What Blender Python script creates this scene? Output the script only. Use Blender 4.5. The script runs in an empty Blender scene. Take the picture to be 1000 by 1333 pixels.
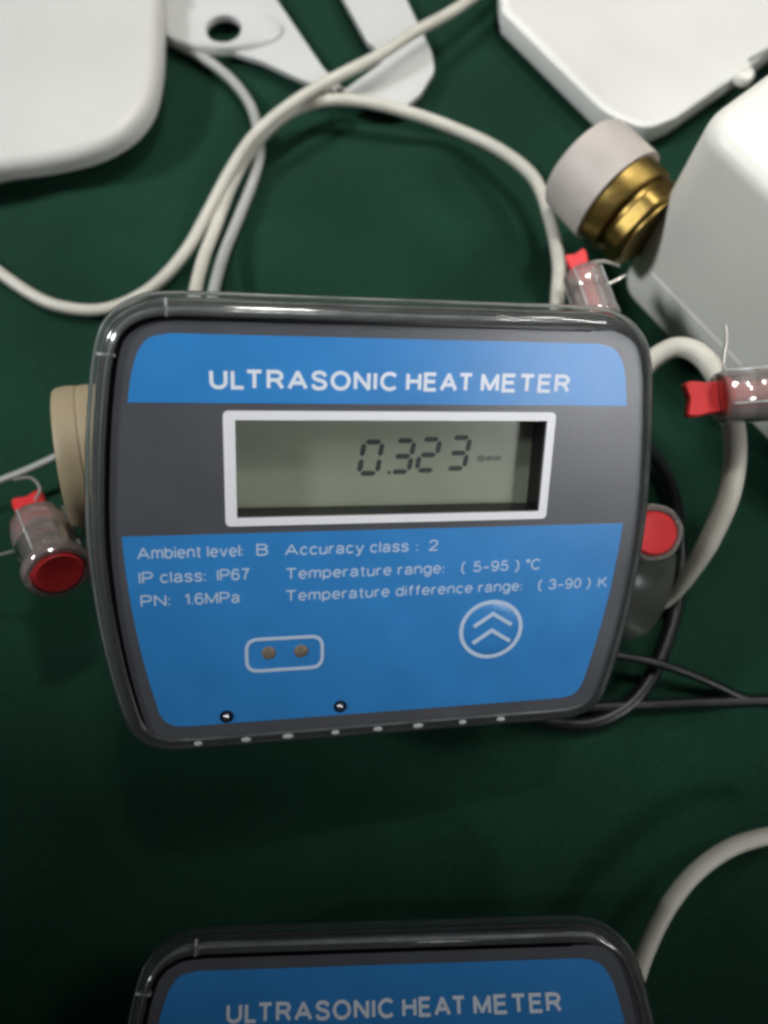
import bpy, bmesh, math, random
from mathutils import Matrix, Vector, noise

random.seed(7)
scene = bpy.context.scene
COL = scene.collection

# ------------------------------------------------------------------ camera
F_PX, IMG_W, IMG_H = 960.0, 1000.0, 1333.0
TILT = math.radians(16)
CAM_H = 0.265
cam_data = bpy.data.cameras.new('camera')
cam_data.sensor_fit = 'VERTICAL'
cam_data.sensor_height = 24.0
cam_data.sensor_width = 24.0
cam_data.lens = 24.0 * F_PX / IMG_H
cam_data.clip_start = 0.005
cam_data.clip_end = 20
cam_data.dof.use_dof = True
cam_data.dof.focus_distance = 0.185
cam_data.dof.aperture_fstop = 5.6
cam = bpy.data.objects.new('camera', cam_data)
cam.location = (0, 0, CAM_H)
cam.rotation_euler = (TILT, 0, 0)
COL.objects.link(cam)
scene.camera = cam
RX = Matrix.Rotation(TILT, 3, 'X')

# ------------------------------------------------------------------ light
world = bpy.data.worlds.new('World')
scene.world = world
world.use_nodes = True
bg = world.node_tree.nodes['Background']
bg.inputs[0].default_value = (0.92, 0.97, 1.0, 1)
bg.inputs[1].default_value = 0.025


def area(name, loc, target, sx, sy, power, spread, col):
    d = bpy.data.lights.new(name, 'AREA')
    d.shape = 'RECTANGLE'
    d.size, d.size_y = sx, sy
    d.energy = power
    d.spread = math.radians(spread)
    d.color = col
    o = bpy.data.objects.new(name, d)
    o.location = loc
    o.rotation_euler = (Vector(target) - Vector(loc)).to_track_quat('-Z', 'Y').to_euler()
    COL.objects.link(o)
    return o


def spot(name, loc, target, power, size, blend, radius, col):
    d = bpy.data.lights.new(name, 'SPOT')
    d.energy, d.spot_size, d.spot_blend, d.shadow_soft_size, d.color = power, math.radians(size), blend, radius, col
    o = bpy.data.objects.new(name, d)
    o.location = loc
    o.rotation_euler = (Vector(target) - Vector(loc)).to_track_quat('-Z', 'Y').to_euler()
    COL.objects.link(o)
    return o


# ceiling lamp over the far side of the table: cone cut off to imitate the camera holder's shadow
spot('ceiling_lamp', (0.12, 0.45, 0.85), (0.02, 0.42, 0.0), 16.0, 57.3, 0.28, 0.055, (1.0, 0.985, 0.94))
# window on the left
spot('window_light', (-1.12, 0.07, 1.05), (0.0, 0.45, 0.0), 63.0, 36.0, 0.30, 0.10, (0.93, 0.97, 1.0))
# thin strip light added to put a streak on the meter rim
area('rim_streak_light', (0.70, 0.50, 1.0), (0.09, 0.22, 0.1), 0.50, 0.010, 0.24, 40, (1.0, 0.98, 0.95))
# area light added to the right for a sheen on the right half of the meter face
area('face_sheen_light', (0.80, -0.44, 0.75), (0.115, 0.080, 0.07), 0.30, 0.34, 0.102, 14, (0.97, 0.98, 1.0))

vs = scene.view_settings
vs.view_transform = 'Standard'
vs.look = 'None'
vs.exposure = 0.0
vs.gamma = 1.0
vs.use_curve_mapping = False
scene.render.engine = 'CYCLES'
scene.cycles.use_denoising = True
scene.cycles.max_bounces = 16
scene.cycles.transmission_bounces = 12
scene.cycles.transparent_max_bounces = 24
scene.cycles.caustics_reflective = True
scene.cycles.caustics_refractive = True
scene.cycles.blur_glossy = 0.3
scene.cycles.filter_width = 3.0


# ------------------------------------------------------------------ helpers
def W(px, py, z):
    """Point of the place that lies at height z on the sight line of a photo pixel."""
    d = RX @ Vector(((px - IMG_W / 2) / F_PX, -(py - IMG_H / 2) / F_PX, -1))
    s = (z - CAM_H) / d.z
    return Vector((0, 0, CAM_H)) + d * s


def tag(o, label=None, cat=None, group=None, kind=None):
    if label: o['label'] = label
    if cat: o['category'] = cat
    if group: o['group'] = group
    if kind: o['kind'] = kind
    return o


def smooth(me, ang=40):
    me.polygons.foreach_set('use_smooth', [True] * len(me.polygons))
    try:
        me.set_sharp_from_angle(angle=math.radians(ang))
    except Exception:
        pass


def mesh(name, V, Fc, mat, parent=None, sm=True, ang=40, loc=None):
    me = bpy.data.meshes.new(name)
    me.from_pydata([tuple(v) for v in V], [], Fc)
    bm = bmesh.new(); bm.from_mesh(me)
    bmesh.ops.recalc_face_normals(bm, faces=bm.faces)
    bm.to_mesh(me); bm.free()
    me.update()
    if sm: smooth(me, ang)
    me.materials.append(mat)
    o = bpy.data.objects.new(name, me)
    COL.objects.link(o)
    if parent is not None: o.parent = parent
    if loc is not None: o.location = loc
    return o


def empty(name, M):
    o = bpy.data.objects.new(name, None)
    o.empty_display_size = 0.01
    o.matrix_world = M
    COL.objects.link(o)
    return o


def spline(P, n=10, closed=False):
    """Catmull-Rom through P (tuples of any size)."""
    P = [Vector(p) for p in P]
    N = len(P); out = []
    rng = N if closed else N - 1
    for i in range(rng):
        if closed:
            a, b, c, d = P[(i - 1) % N], P[i], P[(i + 1) % N], P[(i + 2) % N]
        else:
            b, c = P[i], P[i + 1]
            a = P[i - 1] if i > 0 else b * 2 - c
            d = P[i + 2] if i + 2 < N else c * 2 - b
        for k in range(n):
            t = k / n
            out.append(0.5 * ((2 * b) + (c - a) * t + (2 * a - 5 * b + 4 * c - d) * t * t + (3 * b - a - 3 * c + d) * t ** 3))
    if not closed: out.append(P[-1].copy())
    return out


def tube(P, r, sides=14, n=10, taper=None):
    pts = spline(P, n)
    V, Fc = [], []
    N = len(pts)
    up = Vector((0.13, 0.21, 0.97)).normalized()
    for i, p in enumerate(pts):
        t = (pts[min(i + 1, N - 1)] - pts[max(i - 1, 0)]).normalized()
        x = t.cross(up)
        if x.length < 1e-4: x = t.cross(Vector((1, 0, 0)))
        x.normalize(); y = x.cross(t).normalized(); up = y
        rr = r if taper is None else r * taper(i / (N - 1))
        for k in range(sides):
            a = 2 * math.pi * k / sides
            V.append(p + x * (rr * math.cos(a)) + y * (rr * math.sin(a)))
    for i in range(N - 1):
        for k in range(sides):
            k2 = (k + 1) % sides
            Fc.append((i * sides + k, i * sides + k2, (i + 1) * sides + k2, (i + 1) * sides + k))
    Fc.append(tuple(range(sides))[::-1]); Fc.append(tuple((N - 1) * sides + k for k in range(sides)))
    return V, Fc


def lathe(prof, sides=48, M=None, capa=True, capb=True, ripple=0, nr=0):
    """prof: (radius, z) along the axis z."""
    V, Fc = [], []
    for r, z in prof:
        for k in range(sides):
            a = 2 * math.pi * k / sides
            rr = r * (1 + ripple * math.cos(nr * a)) if nr else r
            v = Vector((rr * math.cos(a), rr * math.sin(a), z))
            V.append(M @ v if M else v)
    for i in range(len(prof) - 1):
        for k in range(sides):
            k2 = (k + 1) % sides
            Fc.append((i * sides + k, i * sides + k2, (i + 1) * sides + k2, (i + 1) * sides + k))
    if capa: Fc.append(tuple(range(sides))[::-1])
    if capb: Fc.append(tuple((len(prof) - 1) * sides + k for k in range(sides)))
    return V, Fc


def offset(poly, d):
    """Offset a closed counter-clockwise 2D polygon outwards by d."""
    N = len(poly); out = []
    for i in range(N):
        t = (poly[(i + 1) % N] - poly[i - 1]).normalized()
        out.append(poly[i] + Vector((t.y, -t.x)) * d)
    return out


def loft(poly, prof, capa=True, capb=True, closed_prof=False, M=None):
    """Sweep a 2D outline through (offset, z) pairs."""
    V, Fc = [], []
    N = len(poly)
    for off, z in prof:
        q = offset(poly, off) if abs(off) > 1e-9 else poly
        for p in q:
            v = Vector((p.x, p.y, z)); V.append(M @ v if M else v)
    L = len(prof)
    for i in range(L if closed_prof else L - 1):
        j = (i + 1) % L
        for k in range(N):
            k2 = (k + 1) % N
            Fc.append((i * N + k, i * N + k2, j * N + k2, j * N + k))
    if not closed_prof:
        if capa: Fc.append(tuple(range(N))[::-1])
        if capb: Fc.append(tuple((L - 1) * N + k for k in range(N)))
    return V, Fc


def ccw(poly):
    a = sum(poly[i - 1].x * poly[i].y - poly[i].x * poly[i - 1].y for i in range(len(poly)))
    return poly if a > 0 else poly[::-1]


def rounded(poly, radii, seg=8):
    """Round the corners of a 2D polygon."""
    N = len(poly); out = []
    if not isinstance(radii, (list, tuple)): radii = [radii] * N
    for i in range(N):
        p, a, b, r = poly[i], poly[i - 1], poly[(i + 1) % N], radii[i]
        u, v = (a - p).normalized(), (b - p).normalized()
        if r <= 0: out.append(p.copy()); continue
        ang = math.acos(max(-1, min(1, u.dot(v))))
        L = min(r / math.tan(ang / 2), (a - p).length * .49, (b - p).length * .49)
        s, e = p + u * L, p + v * L
        for k in range(seg + 1):
            t = k / seg
            out.append(s * (1 - t) ** 2 + p * (2 * t * (1 - t)) + e * t * t)
    return out


def plate_with_holes(outer, holes, z0, z1, M=None):
    """Flat plate: outline with holes, from z0 to z1."""
    bm = bmesh.new()
    edges = []
    for lp in [outer] + holes:
        vs_ = [bm.verts.new((p.x, p.y, z1)) for p in lp]
        edges += [bm.edges.new((vs_[i - 1], vs_[i])) for i in range(len(vs_))]
    bmesh.ops.triangle_fill(bm, use_beauty=True, use_dissolve=False, edges=edges)
    r = bmesh.ops.extrude_face_region(bm, geom=bm.faces[:])
    for v in [g for g in r['geom'] if isinstance(g, bmesh.types.BMVert)]: v.co.z = z0
    bm.verts.index_update()
    V = [M @ v.co if M else v.co.copy() for v in bm.verts]
    Fc = [tuple(v.index for v in f.verts) for f in bm.faces]
    bm.free()
    return V, Fc


def join(parts):
    V, Fc = [], []
    for v, f in parts:
        b = len(V); V += list(v); Fc += [tuple(i + b for i in q) for q in f]
    return V, Fc


def dome(c, r, h, sides=14, rings=5):
    prof = [(r * math.cos(a), h * math.sin(a)) for a in [math.pi / 2 * i / rings for i in range(rings)]] + [(r * .02, h)]
    return lathe([(p, z) for p, z in prof], sides, Matrix.Translation(c))


# ------------------------------------------------------------------ materials
def mat(name, col, rough=.5, metal=0, spec=.5, trans=0, ior=1.45, var=0, vscale=40, bump=0, bscale=400, coat=0, sss=0):
    m = bpy.data.materials.new(name); m.use_nodes = True
    nt = m.node_tree; b = nt.nodes['Principled BSDF']
    b.inputs['Base Color'].default_value = (*col, 1)
    b.inputs['Roughness'].default_value = rough
    b.inputs['Metallic'].default_value = metal
    b.inputs['Specular IOR Level'].default_value = spec
    b.inputs['Transmission Weight'].default_value = trans
    b.inputs['IOR'].default_value = ior
    b.inputs['Coat Weight'].default_value = coat
    if sss:
        b.inputs['Subsurface Weight'].default_value = sss
        b.inputs['Subsurface Radius'].default_value = (1, .9, .7)
        b.inputs['Subsurface Scale'].default_value = .002
    if var or bump:
        tc = nt.nodes.new('ShaderNodeTexCoord')
    if var:
        n = nt.nodes.new('ShaderNodeTexNoise'); n.inputs['Scale'].default_value = vscale; n.inputs['Detail'].default_value = 6
        nt.links.new(tc.outputs['Object'], n.inputs['Vector'])
        r = nt.nodes.new('ShaderNodeMapRange'); r.inputs[1].default_value = .3; r.inputs[2].default_value = .7
        r.inputs[3].default_value = 1 - var; r.inputs[4].default_value = 1 + var
        nt.links.new(n.outputs['Fac'], r.inputs[0])
        x = nt.nodes.new('ShaderNodeMix'); x.data_type = 'RGBA'; x.blend_type = 'MULTIPLY'; x.inputs[0].default_value = 1
        x.inputs[6].default_value = (*col, 1); nt.links.new(r.outputs[0], x.inputs[7])
        nt.links.new(x.outputs[2], b.inputs['Base Color'])
        r2 = nt.nodes.new('ShaderNodeMapRange'); r2.inputs[3].default_value = max(.02, rough * .8); r2.inputs[4].default_value = min(1, rough * 1.25)
        nt.links.new(n.outputs['Fac'], r2.inputs[0]); nt.links.new(r2.outputs[0], b.inputs['Roughness'])
    if bump:
        n2 = nt.nodes.new('ShaderNodeTexNoise'); n2.inputs['Scale'].default_value = bscale; n2.inputs['Detail'].default_value = 4
        nt.links.new(tc.outputs['Object'], n2.inputs['Vector'])
        bp = nt.nodes.new('ShaderNodeBump'); bp.inputs['Strength'].default_value = bump; bp.inputs['Distance'].default_value = .0006
        nt.links.new(n2.outputs['Fac'], bp.inputs['Height']); nt.links.new(bp.outputs[0], b.inputs['Normal'])
    return m


def thin_clear(name, tint, rough=.1, haze=.05, hcol=(.8, .8, .78), gloss=1.0, ior=1.5):
    """Thin clear plastic sheet: straight-through light, surface reflection and a little scuffing."""
    m = bpy.data.materials.new(name); m.use_nodes = True
    nt = m.node_tree; nt.nodes.clear()
    out = nt.nodes.new('ShaderNodeOutputMaterial')
    tr = nt.nodes.new('ShaderNodeBsdfTransparent'); tr.inputs[0].default_value = (*tint, 1)
    gl = nt.nodes.new('ShaderNodeBsdfGlossy'); gl.inputs['Roughness'].default_value = rough
    df = nt.nodes.new('ShaderNodeBsdfDiffuse'); df.inputs[0].default_value = (*hcol, 1)
    tl = nt.nodes.new('ShaderNodeBsdfTranslucent'); tl.inputs[0].default_value = (*hcol, 1)
    fr = nt.nodes.new('ShaderNodeFresnel'); fr.inputs['IOR'].default_value = ior
    md = nt.nodes.new('ShaderNodeMixShader'); md.inputs[0].default_value = .4
    m1 = nt.nodes.new('ShaderNodeMixShader'); m1.inputs[0].default_value = haze
    m2 = nt.nodes.new('ShaderNodeMixShader')
    mu = nt.nodes.new('ShaderNodeMath'); mu.operation = 'MULTIPLY'; mu.inputs[1].default_value = gloss
    L = nt.links.new
    tc = nt.nodes.new('ShaderNodeTexCoord')
    nz = nt.nodes.new('ShaderNodeTexNoise'); nz.inputs['Scale'].default_value = 180; nz.inputs['Detail'].default_value = 5
    bp = nt.nodes.new('ShaderNodeBump'); bp.inputs['Strength'].default_value = .25; bp.inputs['Distance'].default_value = .0004
    L(tc.outputs['Object'], nz.inputs['Vector']); L(nz.outputs['Fac'], bp.inputs['Height']); L(bp.outputs[0], gl.inputs['Normal'])
    L(df.outputs[0], md.inputs[1]); L(tl.outputs[0], md.inputs[2])
    L(tr.outputs[0], m1.inputs[1]); L(md.outputs[0], m1.inputs[2])
    L(fr.outputs[0], mu.inputs[0]); L(mu.outputs[0], m2.inputs[0])
    L(m1.outputs[0], m2.inputs[1]); L(gl.outputs[0], m2.inputs[2]); L(m2.outputs[0], out.inputs[0])
    return m


M_GREY = mat('label_grey', (.085, .088, .10), .30, bump=.08, bscale=1200, var=.10, vscale=60)
M_BLUE = mat('label_blue', (.034, .235, .59), .30, bump=.08, bscale=1200, var=.07, vscale=70)
M_PRINT = mat('print_white', (.52, .65, .81), .5)
M_TITLE = mat('print_title', (.76, .82, .9), .5)
M_FRAME = mat('print_frame', (.84, .84, .87), .45)
M_BLACK = mat('black_plastic', (.006, .006, .009), .35)
M_HOUSE = mat('housing_plastic', (.035, .036, .038), .5, var=.2)
M_LCD = mat('lcd_glass', (.42, .45, .34), .22, var=.10, vscale=45)
M_SEG = mat('lcd_segment', (.045, .06, .052), .4)
M_SEGF = mat('lcd_segment_faint', (.19, .22, .18), .4)
M_GLASS = mat('clear_plastic', (.93, .95, .94), .08, trans=1, ior=1.46, bump=.9, bscale=110)
M_RIM = thin_clear('rim_clear', (.90, .92, .91), .10, .10, (.55, .57, .55), gloss=1.0, ior=1.5)
M_EDGE = mat('edge_glint_plastic', (.38, .40, .39), .2, spec=.9, var=.45, vscale=70, bump=.4, bscale=150, coat=.6)
M_BEAD = mat('pale_plastic', (.50, .51, .50), .2, spec=.9, var=.35, vscale=120, bump=.8, bscale=140, coat=1.0)
M_SHEET = thin_clear('clear_sheet', (.97, .98, .98), .05, .004, gloss=.55, ior=1.45)
M_SEALCLR = thin_clear('seal_clear', (.98, .97, .96), .10, .30, (.88, .76, .72), gloss=2.6)
M_CAPCLR = thin_clear('cap_translucent', (.86, .90, .86), .2, .13, (.55, .60, .52), gloss=1.0)
M_RED = mat('seal_red', (.68, .04, .045), .35, var=.15, sss=.0)
M_CREAM = mat('cap_cream', (.33, .265, .165), .5, var=.06, vscale=90, bump=.15, sss=.15)
M_FROST = mat('cap_frosted', (.53, .475, .435), .55, var=.08, vscale=80, bump=.15, sss=.3)
M_BRASS = mat('brass', (.25, .17, .05), .40, 1, var=.2, vscale=120, bump=.12, bscale=300)
M_STEEL = mat('screw_steel', (.75, .75, .75), .18, 1)
M_GLINT = mat('glint_plastic', (.42, .44, .43), .22, spec=.7)
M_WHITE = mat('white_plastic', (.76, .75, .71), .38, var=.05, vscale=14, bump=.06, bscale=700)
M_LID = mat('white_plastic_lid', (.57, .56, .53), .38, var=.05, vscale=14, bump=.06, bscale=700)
M_WHITE2 = mat('white_plastic_cool', (.80, .78, .71), .42, var=.05, vscale=14, bump=.06, bscale=700)
M_BRACK = mat('white_plastic_bracket', (.55, .55, .53), .35, var=.03, vscale=30)
M_CABLE = mat('cable_cream', (.54, .52, .45), .42, var=.06, vscale=90, bump=.1, bscale=500)
M_CABLE2 = mat('cable_grey', (.36, .36, .34), .45, var=.06, vscale=90)
M_BLKCAB = mat('cable_black', (.008, .009, .010), .32)
M_WIRE = mat('seal_wire', (.60, .58, .55), .3, .7)
M_LED = mat('led_window', (.19, .15, .11), .35, var=.2, vscale=500)


def cloth_mat():
    m = mat('green_cloth', (.010, .042, .024), .9, spec=.12)
    nt = m.node_tree; b = nt.nodes['Principled BSDF']; L = nt.links.new
    b.inputs['Sheen Weight'].default_value = .04
    b.inputs['Sheen Tint'].default_value = (.5, .8, .65, 1)
    tc = nt.nodes.new('ShaderNodeTexCoord')
    n = nt.nodes.new('ShaderNodeTexNoise'); n.inputs['Scale'].default_value = 14; n.inputs['Detail'].default_value = 8
    cr = nt.nodes.new('ShaderNodeValToRGB')
    cr.color_ramp.elements[0].position = .32; cr.color_ramp.elements[0].color = (.0070, .029, .017, 1)
    cr.color_ramp.elements[1].position = .7; cr.color_ramp.elements[1].color = (.0092, .043, .024, 1)
    L(tc.outputs['Object'], n.inputs['Vector']); g = nt.nodes.new('ShaderNodeTexNoise'); g.inputs['Scale'].default_value = 900; g.inputs['Detail'].default_value = 3
    L(tc.outputs['Object'], g.inputs['Vector'])
    gr = nt.nodes.new('ShaderNodeMapRange'); gr.inputs[1].default_value = .3; gr.inputs[2].default_value = .7; gr.inputs[3].default_value = .8; gr.inputs[4].default_value = 1.2
    L(g.outputs['Fac'], gr.inputs[0])
    mx = nt.nodes.new('ShaderNodeMix'); mx.data_type = 'RGBA'; mx.blend_type = 'MULTIPLY'; mx.inputs[0].default_value = 1
    L(n.outputs['Fac'], cr.inputs[0]); L(cr.outputs[0], mx.inputs[6]); L(gr.outputs[0], mx.inputs[7]); L(mx.outputs[2], b.inputs['Base Color'])
    w1 = nt.nodes.new('ShaderNodeTexWave'); w1.inputs['Scale'].default_value = 420; w1.bands_direction = 'X'
    w2 = nt.nodes.new('ShaderNodeTexWave'); w2.inputs['Scale'].default_value = 420; w2.bands_direction = 'Y'
    ad = nt.nodes.new('ShaderNodeMath'); ad.operation = 'MAXIMUM'
    for w in (w1, w2): L(tc.outputs['Object'], w.inputs['Vector']); w.inputs['Distortion'].default_value = .6
    L(w1.outputs['Fac'], ad.inputs[0]); L(w2.outputs['Fac'], ad.inputs[1])
    bp = nt.nodes.new('ShaderNodeBump'); bp.inputs['Strength'].default_value = .5; bp.inputs['Distance'].default_value = .0003
    L(ad.outputs[0], bp.inputs['Height']); L(bp.outputs[0], b.inputs['Normal'])
    return m


M_CLOTH = cloth_mat()

# ------------------------------------------------------------------ the cloth-covered table
def cloth():
    n = 190; S = 1.3
    V, Fc = [], []
    cl = [(W(380, 250, 0), W(620, 190, 0), .010, .0022), (W(20, 420, 0), W(110, 240, 0), .014, .002),
          (W(930, 760, 0), W(1010, 1010, 0), .016, .002), (W(560, 1120, 0), W(820, 1040, 0), .02, .002),
          (W(100, 1010, 0), W(20, 1190, 0), .02, .002), (W(480, 250, 0), W(700, 330, 0), .012, .0016)]
    for j in range(n + 1):
        for i in range(n + 1):
            x = (i / n - .5) * S; y = (j / n - .5) * S + .12
            z = (noise.noise(Vector((x * 7, y * 7, 1.3))) * .0014 + noise.noise(Vector((x * 18, y * 11, 5))) * .0006)
            for a, b, w, h in cl:
                d = b - a; t = max(0, min(1, ((x - a.x) * d.x + (y - a.y) * d.y) / (d.x ** 2 + d.y ** 2)))
                q = math.hypot(x - a.x - d.x * t, y - a.y - d.y * t)
                z += 1.7 * h * math.exp(-(q / w) ** 2) * math.sin(math.pi * (.15 + .7 * t))
            V.append((x, y, z - .0015))
    for j in range(n):
        for i in range(n):
            a = j * (n + 1) + i
            Fc.append((a, a + 1, a + n + 2, a + n + 1))
    o = mesh('tablecloth', V, Fc, M_CLOTH, ang=180)
    tag(o, 'dark green cloth covering the table under everything', 'tablecloth', kind='structure')


cloth()

# ------------------------------------------------------------------ heat meters
K = .001
CU = 2.3   # centre line of the face, mm


def outline(half, n=8):
    P = [(CU - a, b) for a, b in half]            # left side, top to bottom
    Q = [(CU + a, b) for a, b in half][::-1]      # right side, bottom to top
    left, right = spline(P, n), spline(Q, n)
    return ccw([Vector((p.x * K, p.y * K)) for p in left + right])


HALF = [(48, 20.3), (54.5, 19.6), (59.3, 16.6), (61.5, 11), (63.0, 2), (64.4, -10), (65.6, -28), (65.2, -44), (63.6, -60), (60.9, -75), (59.0, -79.6), (54.5, -81.8), (48, -82.1)]
OUT = outline(HALF)
def widen(poly, d):
    # the label reaches closer to the rim on the right and at the foot
    out = []
    for p, q in zip(poly, offset(poly, 1.0)):
        n_ = q - p
        k = max(0, n_.x) ** .5 if n_.x > 0 else 0
        k = max(k, .5 * max(0, -n_.y))
        out.append(p + n_ * (d * k))
    return out


LABEL = widen(OUT, .0017)
BAND = outline([(50, 17.6), (54.5, 16.6), (57.2, 13.6), (58.9, 8.5), (60, 2.5)], 6)
LOWER = outline([(63.1, -28.5), (62.8, -36), (61.8, -48), (60.1, -60), (57.7, -72), (56.7, -75.8), (54.9, -78.2), (52, -79.2), (47, -79.4)], 6)


def rect(u0, v0, u1, v1, r=0):
    P = [Vector((u0 * K, v0 * K)), Vector((u1 * K, v0 * K)), Vector((u1 * K, v1 * K)), Vector((u0 * K, v1 * K))]
    return rounded(P, r * K, 6) if r else P


def arc(cx, cy, rx, ry, a0, a1, n=14):
    return [(cx + rx * math.cos(math.radians(a0 + (a1 - a0) * i / n)), cy + ry * math.sin(math.radians(a0 + (a1 - a0) * i / n))) for i in range(n + 1)]


def sp(*P):
    return [tuple(p) for p in spline([Vector(q) for q in P], 5)]


S_ = sp((.62, .76), (.53, .94), (.31, 1), (.1, .93), (.03, .75), (.13, .6), (.32, .52), (.54, .42), (.63, .25), (.55, .07), (.32, 0), (.09, .06), (0, .25))
XH = .74
GLYPH = {
    'A': (.84, [[(0, 0), (.42, 1), (.84, 0)], [(.15, .33), (.69, .33)]]),
    'B': (.62, [[(0, 0), (0, 1), (.33, 1)] + arc(.33, .77, .25, .23, 90, -90) + [(0, .54)], [(0, .54), (.35, .54)] + arc(.35, .27, .27, .27, 90, -90) + [(0, 0)]]),
    'C': (.74, [arc(.41, .5, .41, .5, 42, 318, 24)]),
    'E': (.6, [[(.6, 1), (0, 1), (0, 0), (.62, 0)], [(0, .53), (.55, .53)]]),
    'G': (.76, [arc(.41, .5, .41, .5, 42, 340, 24) + [(.78, .45), (.46, .45)]]),
    'H': (.68, [[(0, 0), (0, 1)], [(.68, 0), (.68, 1)], [(0, .53), (.68, .53)]]),
    'I': (0, [[(0, 0), (0, 1)]]),
    'K': (.66, [[(0, 0), (0, 1)], [(.62, 1), (0, .36)], [(.22, .58), (.66, 0)]]),
    'L': (.52, [[(0, 1), (0, 0), (.52, 0)]]),
    'M': (.80, [[(0, 0), (0, 1), (.40, .08), (.80, 1), (.80, 0)]]),
    'N': (.68, [[(0, 0), (0, 1), (.68, 0), (.68, 1)]]),
    'O': (.84, [arc(.42, .5, .42, .5, 0, 360, 32)]),
    'P': (.62, [[(0, 0), (0, 1), (.36, 1)] + arc(.36, .73, .26, .27, 90, -90) + [(0, .46)]]),
    'R': (.68, [[(0, 0), (0, 1), (.38, 1)] + arc(.38, .75, .26, .25, 90, -90) + [(0, .5)], [(.34, .5), (.5, .36), (.68, 0)]]),
    'S': (.64, [S_]),
    'T': (.70, [[(0, 1), (.70, 1)], [(.35, 1), (.35, 0)]]),
    'U': (.68, [[(0, 1), (0, .34)] + arc(.34, .34, .34, .34, 180, 360) + [(.68, 1)]]),
    'a': (.5, [sp((.04, .55), (.1, .69), (.25, XH), (.42, .68), (.46, .5)) + [(.46, .12), (.52, 0)], sp((.46, .44), (.22, .39), (.05, .30), (.02, .14), (.15, 0), (.32, .04), (.46, .2))]),
    'b': (.5, [[(0, 0), (0, 1)], arc(.25, .37, .25, .37, 180, 540, 24)]),
    'c': (.46, [arc(.25, .37, .25, .37, 42, 318, 18)]),
    'd': (.5, [[(.5, 0), (.5, 1)], arc(.25, .37, .25, .37, 0, 360, 24)]),
    'e': (.5, [[(.02, .38), (.5, .38)] + arc(.25, .37, .25, .37, 4, 318, 22)]),
    'f': (.3, [sp((.32, .98), (.2, .97), (.13, .84)) + [(.13, 0)], [(0, .72), (.3, .72)]]),
    'g': (.5, [arc(.25, .37, .25, .37, 0, 360, 24), sp((.5, .74), (.5, .3), (.5, -.06), (.41, -.25), (.22, -.28), (.03, -.18))]),
    'i': (0, [[(0, 0), (0, XH)], [(0, .9), (0, 1.02)]]),
    'l': (0, [[(0, 0), (0, 1)]]),
    'm': (.76, [[(0, 0), (0, XH)], sp((0, .5), (.08, .69), (.22, XH), (.36, .66), (.38, .5)) + [(.38, 0)], sp((.38, .5), (.46, .69), (.6, XH), (.74, .66), (.76, .5)) + [(.76, 0)]]),
    'n': (.46, [[(0, 0), (0, XH)], sp((0, .48), (.1, .68), (.26, XH), (.42, .66), (.46, .48)) + [(.46, 0)]]),
    'p': (.5, [[(0, -.28), (0, XH)], arc(.25, .37, .25, .37, 180, 540, 24)]),
    'r': (.28, [[(0, 0), (0, XH)], sp((0, .45), (.08, .66), (.28, .73))]),
    's': (.44, [[(x * .7, y * XH) for x, y in S_]]),
    't': (.28, [[(.12, .95), (.12, .12), (.18, .01), (.28, 0)], [(0, .72), (.27, .72)]]),
    'u': (.46, [[(0, XH)] + sp((0, .26), (.04, .07), (.2, 0), (.36, .06), (.46, .26)), [(.46, 0), (.46, XH)]]),
    'v': (.5, [[(0, XH), (.25, 0), (.5, XH)]]),
    'y': (.5, [[(0, XH), (.26, 0)], [(.52, XH), (.22, -.16), (.14, -.27), (.02, -.27)]]),
    '0': (.52, [arc(.26, .5, .26, .5, 0, 360, 28)]),
    '1': (.26, [[(0, .76), (.24, 1), (.24, 0)]]),
    '2': (.54, [sp((.02, .72), (.08, .92), (.27, 1), (.46, .92), (.52, .72), (.42, .5), (.2, .25), (.0, .0)) + [(.54, 0)]]),
    '3': (.54, [sp((.02, .8), (.1, .96), (.27, 1), (.45, .92), (.48, .75), (.4, .58), (.22, .53)), sp((.22, .53), (.44, .46), (.52, .28), (.44, .06), (.25, 0), (.07, .06), (0, .24))]),
    '5': (.54, [[(.48, 1), (.1, 1), (.05, .52)] + sp((.05, .52), (.26, .63), (.46, .53), (.53, .32), (.45, .08), (.25, 0), (.07, .06), (0, .22))]),
    '6': (.54, [sp((.5, .82), (.4, .97), (.26, 1), (.08, .86), (.0, .5), (.02, .25)), arc(.27, .31, .26, .31, 0, 360, 24)]),
    '7': (.54, [[(0, 1), (.54, 1)] + sp((.54, 1), (.32, .6), (.2, 0))]),
    '9': (.54, [sp((.04, .18), (.14, .03), (.28, 0), (.46, .14), (.54, .5), (.52, .75)), arc(.27, .69, .26, .31, 0, 360, 24)]),
    ':': (0, [[(0, 0), (0, .13)], [(0, .52), (0, .65)]]),
    '.': (0, [[(0, 0), (0, .13)]]),
    '(': (.2, [sp((.2, 1.06), (.04, .8), (0, .42), (.04, .05), (.2, -.22))]),
    ')': (.2, [sp((0, 1.06), (.16, .8), (.2, .42), (.16, .05), (0, -.22))]),
    '-': (.42, [[(0, .38), (.42, .38)]]),
    '\u00b0': (.24, [arc(.12, .88, .12, .13, 0, 360, 14)]),
}


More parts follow.
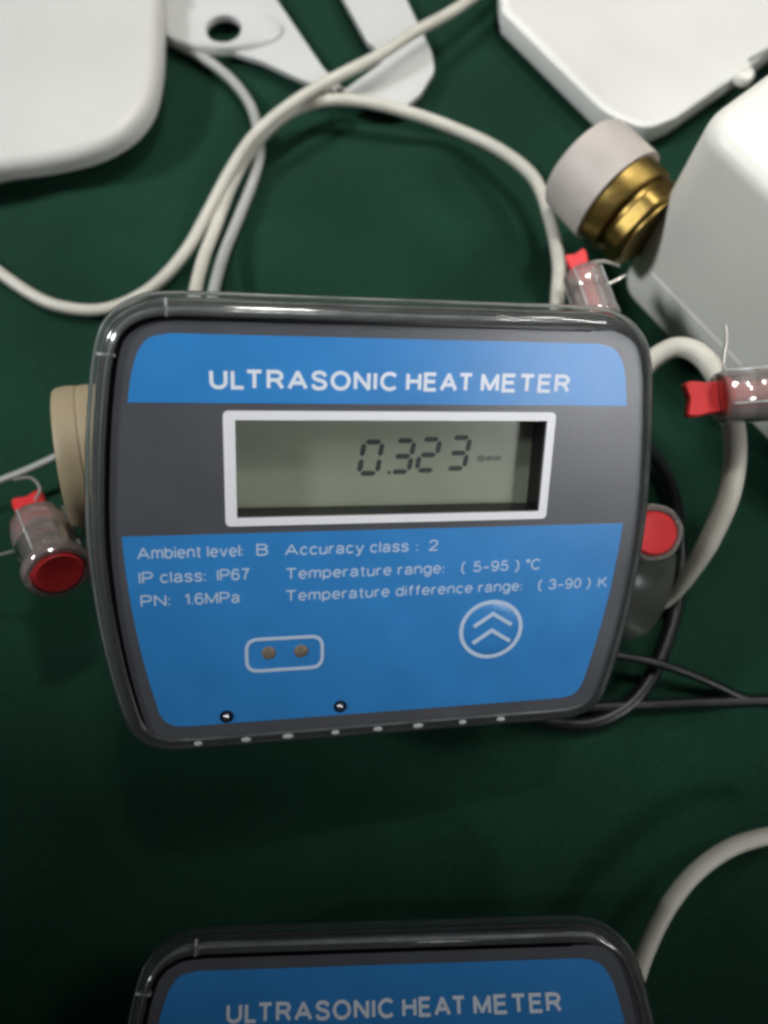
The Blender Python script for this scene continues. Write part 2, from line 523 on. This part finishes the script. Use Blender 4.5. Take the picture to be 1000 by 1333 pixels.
def text_mesh(pieces, w, wt=.12, gap=.10):
    """pieces: (string, u0, u1, baseline, cap height) in mm -> one flat mesh of pen strokes."""
    parts = []; lift = 0
    for s, u0, u1, base, cap in pieces:
        x = 0; lines = []
        for i_, ch in enumerate(s):
            if ch == ' ': x += .34; continue
            gw, st = GLYPH[ch]
            for q in st: lines.append([(x + wt / 2 + a, wt / 2 + b * (1 - wt)) for a, b in q])
            x += gw + wt + gap + {'L': -.16 if s[i_ + 1:i_ + 2] == 'T' else 0, 'A': -.1 if s[i_ + 1:i_ + 2] == 'T' else 0}.get(ch, 0)
        x -= gap
        k = (u1 - u0) / x
        for q in lines:
            # pen keeps its width: scale the centre line, not the stroke
            P = [(u0 + wt * cap / 2 + (a - wt / 2) * ((u1 - u0) - wt * cap) / max(1e-6, x - wt), base + b * cap) for a, b in q]
            R_ = [P[0]]
            for p in P[1:]:
                if math.hypot(p[0] - R_[-1][0], p[1] - R_[-1][1]) > cap * .012: R_.append(p)
            if len(R_) < 2: continue
            cl = len(R_) > 6 and math.hypot(R_[0][0] - R_[-1][0], R_[0][1] - R_[-1][1]) < cap * .03
            if cl: R_ = R_[:-1]
            segs = [R_]
            if not cl:
                segs, cur = [], [Vector(R_[0])]
                for i2 in range(1, len(R_)):
                    cur.append(Vector(R_[i2]))
                    if i2 < len(R_) - 1:
                        d1 = (Vector(R_[i2]) - Vector(R_[i2 - 1])).normalized(); d2 = (Vector(R_[i2 + 1]) - Vector(R_[i2])).normalized()
                        if d1.dot(d2) < .6:
                            e = wt * cap * (.5 if abs(d1.dot(d2)) < .3 else .18)
                            cur[-1] = cur[-1] + d1 * e
                            segs.append(cur); cur = [Vector(R_[i2]) - d2 * e]
                segs.append(cur)
            for sg in segs:
                lift += 1
                z = w + .004 * (lift % 7)
                parts.append(stroke([tuple(p) for p in sg], wt * cap, z - .05, z, cl))
    return join(parts)


def stroke(pts, wd, w0, w1, closed=False):
    """Flat ribbon along 2D points in mm."""
    P = [Vector(p) * K for p in pts]; N = len(P); V, Fc = [], []
    for i in range(N):
        a = P[i - 1] if (closed or i > 0) else P[i]; b = P[(i + 1) % N] if (closed or i < N - 1) else P[i]
        t = (b - a).normalized(); nrm = Vector((-t.y, t.x))
        if 0 < i < N - 1 or closed:
            d = (P[i] - a).normalized(); k = 1 / max(.72, nrm.dot(Vector((-d.y, d.x))))
        else: k = 1
        for s in (-1, 1):
            q = P[i] + nrm * (s * wd * K * .5 * k)
            V += [Vector((q.x, q.y, w1 * K)), Vector((q.x, q.y, w0 * K))]
    for i in range(N if closed else N - 1):
        a, b = i * 4, ((i + 1) % N) * 4
        Fc += [(a, b, b + 2, a + 2), (a, a + 1, b + 1, b), (a + 2, b + 2, b + 3, a + 3)]
    return V, Fc


FOOT = (-34.8, 26.2)
DEPTH = 8.0


def deep(u, v):
    k = 1 + DEPTH / 170.5
    return FOOT[0] + (u - FOOT[0]) * k, FOOT[1] + (v - FOOT[1]) * k


SEGS = {'0': 'abcdef', '2': 'abged', '3': 'abgcd'}


def seg_digit(ch, cx, cy, wd, ht, th=1.3, slant=.14):
    g = .28; parts = []
    hw, hh = wd / 2, ht / 2
    def P(x, y): return ((cx + x + slant * y) * K, (cy + y) * K)
    def bar(x0, y0, x1, y1):
        d = Vector((x1 - x0, y1 - y0)); L = d.length; d.normalize(); n = Vector((-d.y, d.x)) * th / 2
        a, b = Vector((x0, y0)) + d * g, Vector((x1, y1)) - d * g
        pts = [a, a + d * th / 2 + n, b - d * th / 2 + n, b, b - d * th / 2 - n, a + d * th / 2 - n]
        V = [Vector((*P(p.x, p.y), (-DEPTH + .12) * K)) for p in pts]
        return V, [(0, 1, 2, 3, 4, 5)]
    S = {'a': (-hw, hh, hw, hh), 'b': (hw, hh, hw, 0), 'c': (hw, 0, hw, -hh), 'd': (-hw, -hh, hw, -hh), 'e': (-hw, 0, -hw, -hh), 'f': (-hw, hh, -hw, 0), 'g': (-hw, 0, hw, 0)}
    return join([bar(*S[c]) for c in SEGS[ch]])


def build_meter(root):
    T = Vector((-CU * K, 30 * K, 30 * K))     # root sits behind the housing, face frame is offset from it
    def part(name, VF, m, parent=None, **k):
        o = mesh(name, VF[0], VF[1], m, parent or root, **k)
        if parent is None: o.location = T
        return o
    # housing behind the label and clear rim
    part('housing', loft(OUT, [(-.012, -.030), (-.008, -.0295), (.001, -.020), (.0040, -.0165), (.0048, -.0105), (-.0005, -.0104)]), M_HOUSE)
    part('cover_rim', loft(OUT, [(p[0] * K, p[1] * K) for p in
         [(6.0, -10.2), (6.35, -9.6), (6.35, -6.5), (6.0, -3.8), (5.1, -1.4), (4.0, .2), (2.6, 1.1), (1.3, 1.3),
          (1.1, .8), (1.3, .3), (2.4, .0), (3.3, -.9), (4.2, -2.4), (4.8, -5.0), (4.9, -10.2)]], closed_prof=True), M_RIM, ang=60)
    part('rim_reflection_bead', loft(OUT, [((2.75 + 1.0 * math.cos(a)) * K, (-3.2 + 1.5 * math.sin(a)) * K) for a in [2 * math.pi * i / 12 for i in range(12)]], closed_prof=True), M_BEAD, ang=80)  # pale ring standing in for the silver reflection inside the rim
    part('rim_edge_glint', loft(OUT, [((5.85 + .36 * math.cos(a)) * K, (-6.3 + .6 * math.sin(a)) * K) for a in [2 * math.pi * i / 8 for i in range(8)]], closed_prof=True), M_EDGE, ang=80)  # pale line in place of the highlight along the outer edge
    part('gasket', loft(OUT, [(.0001, -.0098), (.0001, -.0040), (.0016, -.0040), (.0016, -.0098)], closed_prof=True), M_BLACK)
    for (au, av), (bu, bv) in (((-48.6, 21.0), (-48.6, 25.0)), ((-59.6, 12.6), (-63.4, 13.0))):
        part('rim_joint', stroke([(au, av), (bu, bv)], .55, -2.0, .6), M_BEAD, ang=20)
    # label plate with the display opening
    win_in = rect(-34.5, -24.5, 41.2, -1.4)
    lab = part('label_plate', plate_with_holes(LABEL, [win_in], -.0009, 0), M_GREY, ang=30)
    part('label_skirt', loft(OUT, [(-.0006, -.0102), (-.0003, -.0012)], capa=False, capb=False), M_BLACK)
    part('blue_panel', loft(BAND, [(0, .00002), (0, .00014)]), M_BLUE, lab, ang=30)
    part('blue_panel', loft(LOWER, [(0, .00002), (0, .00014)]), M_BLUE, lab, ang=30)
    W_ = .20
    part('title_lettering', text_mesh([('ULTRASONIC', -40, 3.0, 5.6, 4.5), ('HEAT', 5.0, 21.5, 5.6, 4.5), ('METER', 23.4, 46.3, 5.6, 4.5)], W_, .19, .15), M_TITLE, lab, sm=False)
    for nm, pcs in [
        ('ambient_level_line', [('Ambient level:', -57.7, -33.4, -34.2, 3.0), ('B', -30.2, -27.4, -34.2, 3.0)]),
        ('protection_class_line', [('IP class:', -57.6, -42.3, -40.3, 3.0), ('IP67', -39.6, -31.9, -40.3, 3.0)]),
        ('pressure_line', [('PN:', -57.5, -50.8, -46.2, 3.0), ('1.6MPa', -47.4, -34.4, -46.2, 3.0)]),
        ('accuracy_line', [('Accuracy class', -23.4, 7.4, -34.4, 2.9), (':', 9.5, 10.0, -34.4, 2.9), ('2', 12.7, 15.1, -34.4, 2.9)]),
        ('temperature_line', [('Temperature range:', -23.3, 17.0, -40.6, 2.9), ('(', 21.6, 22.7, -40.6, 2.9), ('5-95', 24.8, 34.4, -40.6, 2.9), (')', 36.2, 37.3, -40.6, 2.9), ('\u00b0C', 39.2, 43.2, -40.6, 3.0)]),
        ('difference_line', [('Temperature difference range:', -23.3, 38.6, -46.4, 2.9), ('(', 43.2, 44.3, -46.4, 2.9), ('3-90', 46.2, 55.4, -46.4, 2.9), (')', 57.0, 58.1, -46.4, 2.9), ('K', 60.4, 63.0, -46.4, 2.9)])]:
        part(nm, text_mesh(pcs, W_, .125), M_PRINT, lab, sm=False)
    # button ring and chevrons
    ring = [(31.0 + 8.3 * math.cos(a), -57.1 + 7.9 * math.sin(a)) for a in [2 * math.pi * i / 64 for i in range(64)]]
    part('button_ring', stroke(ring, 1.05, .1, .28, True), M_PRINT, lab, ang=60)
    part('button_dimple', lathe([(7.7 * K, .00016), (6.6 * K, .00042), (5 * K, .0005), (.2 * K, .00052)], 48, Matrix.Translation((31.0 * K, -57.1 * K, 0)), capa=False), M_BLUE, lab, ang=60)
    for dv in (0, -4.8):
        part('chevron', stroke([(26.0, -55.9 + dv), (31.1, -52.4 + dv), (36.4, -55.8 + dv)], 1.0, .3, .72), M_PRINT, lab, ang=20)
    # indicator box
    box = rounded([Vector(p) for p in [(-33, -65), (-14, -65), (-14, -56.3), (-33, -56.3)]], 3.0, 6)
    part('indicator_outline', stroke([(p.x, p.y) for p in box], .85, .1, .28, True), M_PRINT, lab, ang=60)
    for cu in (-27.5, -19.4):
        part('indicator_light', dome((cu * K, -60.2 * K, .0001), .00185, .0005), M_LED, lab)
    # display: printed frame, dark well, glass and segments
    part('display_frame', plate_with_holes(rect(-37.3, -26.6, 43.4, .8, 1.4), [rect(-34.6, -24.6, 41.3, -1.3)], .00002, .0004), M_FRAME, ang=30)
    part('display_window', loft(ccw(rect(-34.5, -24.5, 41.2, -1.4)), [(.00002, -.0005)], capa=False), M_SHEET, ang=30)
    well = part('display_well', loft(ccw(rect(-34.5, -24.5, 41.2, -1.4)), [(.00005, -.0088), (.00005, -.0010)], capb=False, capa=False), M_BLACK, ang=30)
    lcd = part('lcd_screen', loft(ccw(rect(-37, -27, 43.5, .8)), [(0, -.0087), (0, -DEPTH * K)]), M_LCD, ang=30)
    for ch, cu, cv in (('0', -2.9, -10.3), ('3', 4.9, -10.0), ('2', 11.3, -9.7), ('3', 18.9, -9.3)):
        x, y = deep(cu, cv)
        part('digit', seg_digit(ch, x, y, 4.6, 8.0), M_SEG, lcd, sm=False)
    x, y = deep(1.7, -14.0)
    part('decimal_point', ([Vector(((x + a) * K, (y + b) * K, (-DEPTH + .12) * K)) for a, b in ((-.4, -.4), (.4, -.4), (.5, .4), (-.3, .4))], [(0, 1, 2, 3)]), M_SEG, lcd, sm=False)
    x, y = deep(23.8, -11.6); x2, _ = deep(30.0, -11.6)
    part('unit_mark', text_mesh([('Gmm', x, x2, y, 1.9)], -DEPTH + .12, .42), M_SEGF, lcd, sm=False)
    # small screws, and pale bumps standing in for glints along the lower edge
    for cu, cv in ((-38.3, -77.3), (-9.1, -76.8)):
        s = part('screw', dome((cu * K, cv * K, .0003), .0010, .0009), M_STEEL)
        part('screw_washer', lathe([(.0017, .00015), (.0017, .0004), (.0008, .00045)], 20, Matrix.Translation((cu * K, cv * K, 0))), M_BLACK, s)
    for i in range(8):
        cu = -45.5 + i * 11.6 + .5 * math.sin(i * 2.3)
        V_, F_ = dome((0, 0, 0), .00075, .0006, 10, 4)
        k = 1.5 + .5 * ((i * 7) % 3) / 2
        part('rim_glint', ([Vector((v.x * k + cu * K, v.y - .0838, v.z + .0013)) for v in V_], F_), M_GLINT)
    # moulded joints in the rim at the top left corner
    return T


def frame(R, t):
    """Face frame in camera axes -> world matrix."""
    R3 = RX @ Matrix(R)
    M = R3.to_4x4(); M.translation = Vector((0, 0, CAM_H)) + RX @ Vector(t)
    return M


F1 = frame(((0.98027015, 0.03411813, 0.19469565), (0.02173559, 0.96041123, -0.277737), (-0.19646375, 0.27648912, 0.94072087)), (0, 0.0229854, -0.1744349))
SH = Matrix.Translation((CU * K, -30 * K, -30 * K))
meter = empty('heat_meter', F1 @ SH)
tag(meter, 'blue heat meter reading 0.323 on its grey display, in the middle of the cloth', 'heat meter', 'heat meters on the green cloth')
build_meter(meter)
face_parts = list(meter.children)

# the flow pipe under the main meter, in world coordinates -> root frame
INV = (F1 @ SH).inverted()


def toroot(VF): return [INV @ v for v in VF[0]], VF[1]


PZ = .036
CAMP = Vector((0, 0, CAM_H))


def depth(p): return -(RX.transposed() @ (p - CAMP)).z


def along(p, d): return Matrix.Translation(p) @ d.to_track_quat('Z', 'Y').to_matrix().to_4x4()


PL = W(82, 597, .052)                       # middle of the closed end of the cream cap
ray = (PL - CAMP).normalized()
e_ = RX @ Vector((math.cos(math.radians(6)), math.sin(math.radians(6)), 0))
axL = (e_ - ray * e_.dot(ray)).normalized() - ray * .10
axL.normalize()
rL = 92 / F_PX * depth(PL)
mesh('end_cap', *toroot(lathe([(rL * .90, 0), (rL * .955, .0003), (rL * .985, .0014), (rL, .0035), (rL * 1.0, .0065), (rL * .988, .0068), (rL * .988, .0074), (rL * 1.0, .0077), (rL * 1.0, .022), (rL * .9, .0222)], 64, along(PL, axL))), M_CREAM, meter)['label'] = 'cream plastic end cap'
PR = W(800, 742, .027)
axR = (W(800, 742, .027) - W(158, 598, .055)).normalized()
mesh('end_cap', *toroot(lathe([(.0165, .0100), (.0205, .0096), (.0222, .0070), (.0224, -.012)], 64, along(PR, axR), capb=False)), M_CAPCLR, meter)['label'] = 'clear greyish plastic end cap'
V_, F_ = tube([PL + axL * .008, PL + axL * .035, PL + axL * .06 + Vector((0, 0, -.004)), PR - axR * .05, PR - axR * .02, PR - axR * .002], .016, 32, 8)
mesh('brass_pipe', [INV @ v for v in V_], F_, M_BRASS, meter)
mid = (PL + PR) * .5
nk = INV @ Vector((mid.x, mid.y, PZ))
o = mesh('mount_neck', *lathe([(.014, -.002), (.014, max(.01, -nk.z)), ], 32, Matrix.Translation((nk.x, nk.y, nk.z))), M_HOUSE, meter)

# second meter, cut by the lower edge of the photo
def rotv(a):
    v = Vector(a); return Matrix.Rotation(v.length, 3, v.normalized())


F2 = frame([list(r) for r in rotv((-0.328664, 0.0258856, 0.0200811))], (-0.00014, -0.1352206, -0.1874476))
meter2 = empty('heat_meter', F2 @ SH)
tag(meter2, 'second blue heat meter in the shade, cut off by the lower edge of the photo', 'heat meter', 'heat meters on the green cloth')


def copy_tree(o, parent):
    c = o.copy(); COL.objects.link(c); c.parent = parent
    for ch in list(o.children): copy_tree(ch, c)
    return c


for ch in face_parts: copy_tree(ch, meter2)


# ------------------------------------------------------------------ white plastic things
def flat(px, z): 
    return [Vector((W(x, y, z).x, W(x, y, z).y)) for x, y in px]


def one(name, VF, m, label, cat, group=None, ang=40):
    c = Vector((0, 0, 0))
    for v in VF[0]: c = c + Vector(v)
    c /= len(VF[0]); c.z = min(v[2] for v in VF[0])
    o = mesh(name, [Vector(v) - c for v in VF[0]], VF[1], m, ang=ang, loc=c)
    return tag(o, label, cat, group)


def slab_prof(z0, z1, r, under=.0015):
    P = [(-under, z0), (0, z0 + under)]
    for i in range(7):
        a = math.pi / 2 * i / 6
        P.append((-r + r * math.cos(a), z1 - r + r * math.sin(a)))
    return P


# big rounded lid, top left
zt = .020
P = ccw(spline([Vector(p) for p in [(v.x, v.y) for v in flat([(-160, -160), (-190, 40), (-150, 215), (-60, 222), (0, 211), (60, 203), (120, 188), (165, 163), (191, 130), (202, 90), (206, 40), (206, -40), (200, -160)], zt)]], 8, True))
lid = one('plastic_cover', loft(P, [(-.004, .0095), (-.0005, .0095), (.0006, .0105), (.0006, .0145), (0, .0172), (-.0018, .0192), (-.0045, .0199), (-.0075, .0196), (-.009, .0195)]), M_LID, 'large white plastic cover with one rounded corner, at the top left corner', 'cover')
# its box below
body = loft(P, [(-.012, .0004), (-.010, .0012), (-.008, .0098)])
mesh('cover_body', [Vector(v) - lid.location for v in body[0]], body[1], M_WHITE2, lid)

# flat white cover, top right
zt = .012
P = flat([(640, -140), (656, 14), (790, 146), (842, 166), (880, 150), (1000, 66), (1120, -30), (1060, -200)], zt)
P = ccw(rounded(P, [0, .003, .03, .012, .02, .1, 0, 0], 8))
cov = one('plastic_cover', loft(P, [(-.003, .0004), (-.0004, .0010), (.0, .0045), (.0009, .0052), (.0009, .0102), (.0005, .0114), (-.0006, .0120), (-.0022, .0121), (-.0032, .0117)]), M_WHITE, 'flat white plastic cover with blunt corner, at the top right behind the brass fitting', 'cover')
tb = W(969, 97, .0125); 
V_, F_ = lathe([(.0042, .0100), (.0042, .0128), (.0036, .0136), (.0022, .0136), (.0020, .0126)], 24, Matrix.Translation((tb.x, tb.y, 0)))
mesh('latch', [Vector(v) - cov.location for v in V_], F_, M_WHITE2, cov)
pts = [W(x, y, .0124) for x, y in [(975, 78), (990, 70), (1010, 58), (1040, 40)]]
V_, F_ = tube(pts, .0008, 8)
mesh('cover_lip', [Vector(v) - cov.location for v in V_], F_, M_CABLE2, cov)

# white meter box at the right with brass fitting
BH = .0855
b0 = W(797, 368, 0); b0.z = 0
yaw2, yaw1 = math.radians(-53), math.radians(39)
e2, e1 = Vector((math.cos(yaw2), math.sin(yaw2), 0)), Vector((math.cos(yaw1), math.sin(yaw1), 0))
LB, LW = .115, .105
poly = [Vector((p.x, p.y)) for p in (b0, b0 + e2 * LB, b0 + e2 * LB + e1 * LW, b0 + e1 * LW)]
P = ccw(rounded(poly, .014, 10))
wb = empty('water_meter_box', Matrix.Translation((b0 + e2 * LB / 2 + e1 * LW / 2)))
tag(wb, 'tall white plastic meter box with brass pipe fitting, at the right edge', 'meter box')


def sub(name, VF, m, root, ang=40):
    o_ = root.matrix_world.translation
    return mesh(name, [Vector(v) - o_ for v in VF[0]], VF[1], m, root, ang=ang)


bpy.context.view_layer.update()
sub('lower_shell', loft(P, [(-.004, .0002), (-.001, .0015), (0, .005), (.0002, .0215), (-.0006, .0222)]), M_WHITE2, wb)
sub('upper_shell', loft(P, [(-.0008, .0224), (.0004, .0228), (.0, .05)] + [(-.0065 + .0065 * math.cos(a), BH - .0065 + .0065 * math.sin(a)) for a in [math.pi / 2 * i / 6 for i in range(7)]]), M_WHITE2, wb)
axz = .036
pc = b0 + e1 * .032; pc.z = axz
# slide so the fitting appears where the photo shows it
tgt = W(800, 256, axz)
s_ = (tgt - pc).dot(e1); pc = pc + e1 * s_
Qb = (-e2).to_track_quat('Z', 'Y').to_matrix().to_4x4()
Mb = Matrix.Translation(pc) @ Qb
dist = (tgt - pc).dot(-e2)
print('brass', s_, dist, pc)
sub('brass_fitting', lathe([(.0140, -.004), (.0140, dist - .0095), (.0165, dist - .0092), (.0171, dist - .008), (.0171, dist + .004), (.0160, dist + .005), (.0160, dist + .01)], 56, Mb), M_BRASS, wb)
hexp = [Vector((.0178 * math.cos(math.pi / 3 * i + .35), .0178 * math.sin(math.pi / 3 * i + .35))) for i in range(6)]
hx = loft(rounded(hexp, .0085, 5), [(-.0008, -.003), (0, -.002), (0, dist - .0125), (-.0008, dist - .0118)], M=Mb)
sub('hex_nut', hx, M_BRASS, wb, ang=25)
sub('end_cap', lathe([(.0172, dist - .001), (.0189, dist - .001), (.0190, dist + .002), (.0187, dist + .012), (.0184, dist + .0175), (.0172, dist + .0190), (.015, dist + .0193)], 64, Mb), M_FROST, wb)


# white bracket, top
zt = .006
outer = flat([(150, -90), (196, -30), (214, 24), (242, 48), (290, 62), (340, 78), (392, 102), (440, 120), (490, 138), (524, 141), (548, 120), (566, 90), (562, 66), (532, 4), (505, -60), (470, -120)], zt)
opening = flat([(361, 0), (421, 88), (449, 116), (500, 78), (486, 58), (479, 54), (449, 0), (425, -45), (335, -45)], zt)
hc = W(291, 37, .0068)
hole = [Vector((hc.x + .0079 * math.cos(a), hc.y + .0079 * math.sin(a))) for a in [2 * math.pi * i / 40 for i in range(40)]]
ob = rounded(outer, [0, 0, .01, .01, .02, .02, .02, .02, .008, .006, .006, .006, .006, .02, 0, 0], 5)
lobe_z = .0105
VF1 = plate_with_holes(ob, [rounded(opening, [0, .002, .002, .002, .001, .001, 0, 0, 0], 4), [Vector((hc.x + .0084 * math.cos(a), hc.y + .0084 * math.sin(a))) for a in [2 * math.pi * i / 40 for i in range(40)]]], .0030, .0056)
br = one('wall_bracket', VF1, M_BRACK, 'thin white plastic bracket frame with a round hole, behind the crossing cables', 'bracket', ang=30)
ringV, ringF = [], []
prof = [(.0079, .0048), (.0079, .0064), (.0083, .0068), (.0190, .0076), (.0240, .0080), (.0262, .0072), (.0270, .0056), (.0272, .0040)]
for r, z in prof:
    for k in range(48):
        a = 2 * math.pi * k / 48
        q = max(0, (r - .0079) / .0189)
        ringV.append(Vector((hc.x + r * math.cos(a), hc.y + (r - .0145 * q) * math.sin(a), z)))
for i in range(len(prof) - 1):
    for k in range(48):
        k2 = (k + 1) % 48
        ringF.append((i * 48 + k, i * 48 + k2, (i + 1) * 48 + k2, (i + 1) * 48 + k))
mesh('screw_boss', [v - br.location for v in ringV], ringF, M_BRACK, br)


# ------------------------------------------------------------------ cables
def cable(name, pts, r, m, label, cat='cable', group=None, taper=None, sides=16, n=10):
    return one(name, tube([W(x, y, z) for x, y, z in pts], r, sides, n, taper), m, label, cat, group, ang=80)


G = 'cream signal cables'
cable('signal_cable', [(660, -42, .012), (600, 8, .013), (540, 42, .016), (490, 74, .0165), (420, 110, .0165), (368, 144, .0165), (330, 178, .014), (300, 222, .009), (270, 278, .006), (240, 330, .004), (196, 376, .003), (140, 402, .003), (84, 400, .003), (36, 380, .003), (-40, 325, .003)], .0024, M_CABLE,
      'cream cable running from the top edge down to the left edge', 'cable', G)
cable('signal_cable', [(724, 420, .03), (726, 380, .028), (727, 340, .024), (716, 285, .019), (695, 232, .016), (650, 195, .012), (590, 167, .009), (530, 146, .0115), (470, 132, .0125), (418, 132, .0115), (372, 150, .009), (330, 190, .006), (302, 240, .004), (282, 292, .004), (264, 340, .006), (252, 392, .012), (248, 440, .02)], .0025, M_CABLE,
      'cream cable looping over to the top edge of the main meter, right of the bundle', 'cable', G)
cable('signal_cable', [(418, 107, .0098), (430, 111, .0095), (445, 120, .0093), (462, 131, .0090)], .0017, M_CABLE, 'short end of cream cable peeping out between the crossing cables', 'cable', G)
cable('signal_cable', [(180, 48, .004), (215, 52, .003), (258, 72, .003), (295, 98, .003), (322, 130, .003), (335, 165, .003), (338, 200, .003), (328, 240, .003), (308, 290, .003), (290, 335, .006), (276, 392, .014), (272, 440, .02)], .0022, M_CABLE2,  # grey colour stands in for a cream cable lying in shade
      'cable coloured grey for shade, coming out from under the white lid, rightmost of the bundle', 'cable', G)
cable('signal_cable', [(820, 500, .038), (850, 468, .042), (884, 452, .046), (918, 468, .048), (944, 515, .050), (957, 575, .048), (950, 640, .042), (925, 700, .032), (896, 750, .018), (876, 778, .008), (862, 792, .004)],   .0034, M_CABLE,
      'cream cable bowing round the right side of the main meter', 'cable', G, taper=lambda t: 1 - .82 * max(0, (t - .72) / .28))
cable('signal_cable', [(1050, 1080, .014), (1000, 1088, .014), (950, 1104, .014), (905, 1136, .014), (870, 1180, .015), (845, 1228, .016), (828, 1275, .017), (818, 1320, .016)], .0026, M_CABLE,
      'cream cable curving from the lower right edge to the shaded meter', 'cable', G)
cable('seal_lead', [(-40, 642, .012), (0, 626, .012), (35, 612, .013), (70, 596, .014), (110, 575, .014)], .0013, M_CABLE2, 'thin grey lead behind the left red seal', 'wire')
GB = 'black sensor leads'
cable('sensor_lead', [(822, 560, .006), (846, 585, .005), (868, 622, .004), (881, 670, .003), (885, 730, .003), (880, 790, .003), (866, 840, .003), (845, 885, .003), (815, 920, .003), (770, 941, .003), (720, 940, .003), (670, 925, .004)], .0026, M_BLKCAB,
      'thick black lead curling round the right side of the main meter', 'cable', GB)
cable('sensor_lead', [(760, 846, .012), (800, 853, .011), (850, 862, .010), (895, 876, .008), (935, 893, .0055), (972, 909, .003), (1040, 922, .003)], .0015, M_BLKCAB,
      'upper thin black lead slanting from the meter to the right edge', 'cable', GB)
cable('sensor_lead', [(700, 925, .004), (780, 920, .004), (850, 917, .003), (920, 914, .003), (980, 912, .0030), (1050, 910, .003)], .0019, M_BLKCAB,
      'lower straight black lead running to the right edge', 'cable', GB)


# ------------------------------------------------------------------ red seals
def seal(label, pos, axis, key_axis, s=1.0, klen=.012, wires=(), kw=1.0):
    z = Vector(axis).normalized(); x = (Vector(key_axis) - z * Vector(key_axis).dot(z)).normalized(); y = z.cross(x)
    M = Matrix((x, y, z)).transposed().to_4x4(); M.translation = Vector(pos)
    r = empty('security_seal', M)
    tag(r, label, 'seal', 'red and clear security seals')
    S = lambda P: [(a * s, b * s) for a, b in P]
    mesh('barrel', *lathe(S([(.0058, -.0115), (.0074, -.0112), (.0082, -.0095), (.0083, -.002), (.0079, -.0012), (.0083, -.0002), (.0084, .008), (.0090, .0095), (.0090, .0115), (.0082, .0125), (.0072, .0126), (.0068, .0115), (.0068, -.009)]), 28, None, capb=False, ripple=.02, nr=7), M_SEALCLR, r)
    mesh('core', *lathe(S([(.0040, -.0102), (.0062, -.0098), (.0066, -.004), (.0056, -.0035), (.0056, .002), (.0066, .0025), (.0067, .0120), (.0060, .0128), (.0020, .0124), (.0003, .0124)]), 24, None), M_RED, r)
    for k in range(4):
        a = math.pi / 2 * k + .4
        mesh('rib', *tube([Vector((.0084 * s * math.cos(a), .0084 * s * math.sin(a), t * s)) for t in (-.010, -.004, .003, .009)], .0003 * s, 6, 3), M_BEAD, r)
    # key: flat two-lobed grip
    kp = [Vector(p) * s for p in [(-.0040, -.009), (-.0039, -.009 - klen * .45), (-.0045, -.009 - klen * .8), (-.0040, -.009 - klen), (0, -.009 - klen * .9), (.0040, -.009 - klen), (.0045, -.009 - klen * .8), (.0039, -.009 - klen * .45), (.0040, -.009)]]
    kp = ccw([Vector((p.x * kw, p.y)) for p in kp]); Mk = Matrix.Rotation(math.pi / 2, 4, 'X')
    V_, F_ = loft(rounded(kp, .0008 * s, 4), [(-.0005 * s, -.0018 * s), (0, -.0012 * s), (0, .0012 * s), (-.0005 * s, .0018 * s)], M=Mk)
    mesh('key', V_, F_, M_RED, r)
    Mi = M.inverted()
    for w in wires:
        V_, F_ = tube([Mi @ Vector(p) for p in w], .0005, 8, 8)
        mesh('wire', V_, F_, M_WIRE, r)
    return r


# left one, lying against the cream cap
za = .034
a, b = W(44, 668, za), W(82, 758, za + .017)
seal('red seal in clear barrel hanging beside the cream cap, left of the main meter', (a + b) / 2, b - a, (1, -.4, .3), 1.12, .016,
     [[W(18, 624, za), W(40, 622, za + .002), W(52, 636, za + .003), W(46, 652, za + .002)],
      [W(98, 720, za + .004), W(106, 702, za), W(114, 682, za), W(122, 668, za)], [W(-20, 724, .03), W(0, 722, .03), W(22, 716, .034)]])
# right one, end-on behind the edge of the meter
za = .062
a = W(850, 694, za)
d = (Vector((0, 0, CAM_H)) - a).normalized() + Vector((.30, -.08, 0))
seal('red round seal end poking out at the right side of the main meter', a - d.normalized() * .01, d, (1, 0, 0), .93, .012)
# top one
za = .045
a, b = W(756, 352, za), W(772, 396, za)
seal('small dull red seal behind the top edge of the main meter', (a + b) / 2 + (b - a) * .25, b - a, (1, .4, .3), .82, .012,
     [[W(748, 352, za), W(762, 344, za + .004), W(785, 340, za + .004), W(806, 346, za)], [W(786, 372, za), W(800, 366, za), W(815, 358, za)]])
# right edge one
za = .066
a, b = W(945, 517, za), W(1010, 512, za)
seal('bright red seal with flat grip in front of the white box, at the right edge', a * .45 + b * .55, b - a, (.0, 1, .25), .95, .013,
     [[W(945, 500, za), W(942, 470, za), W(946, 440, za), W(944, 424, za)]], kw=1.25)
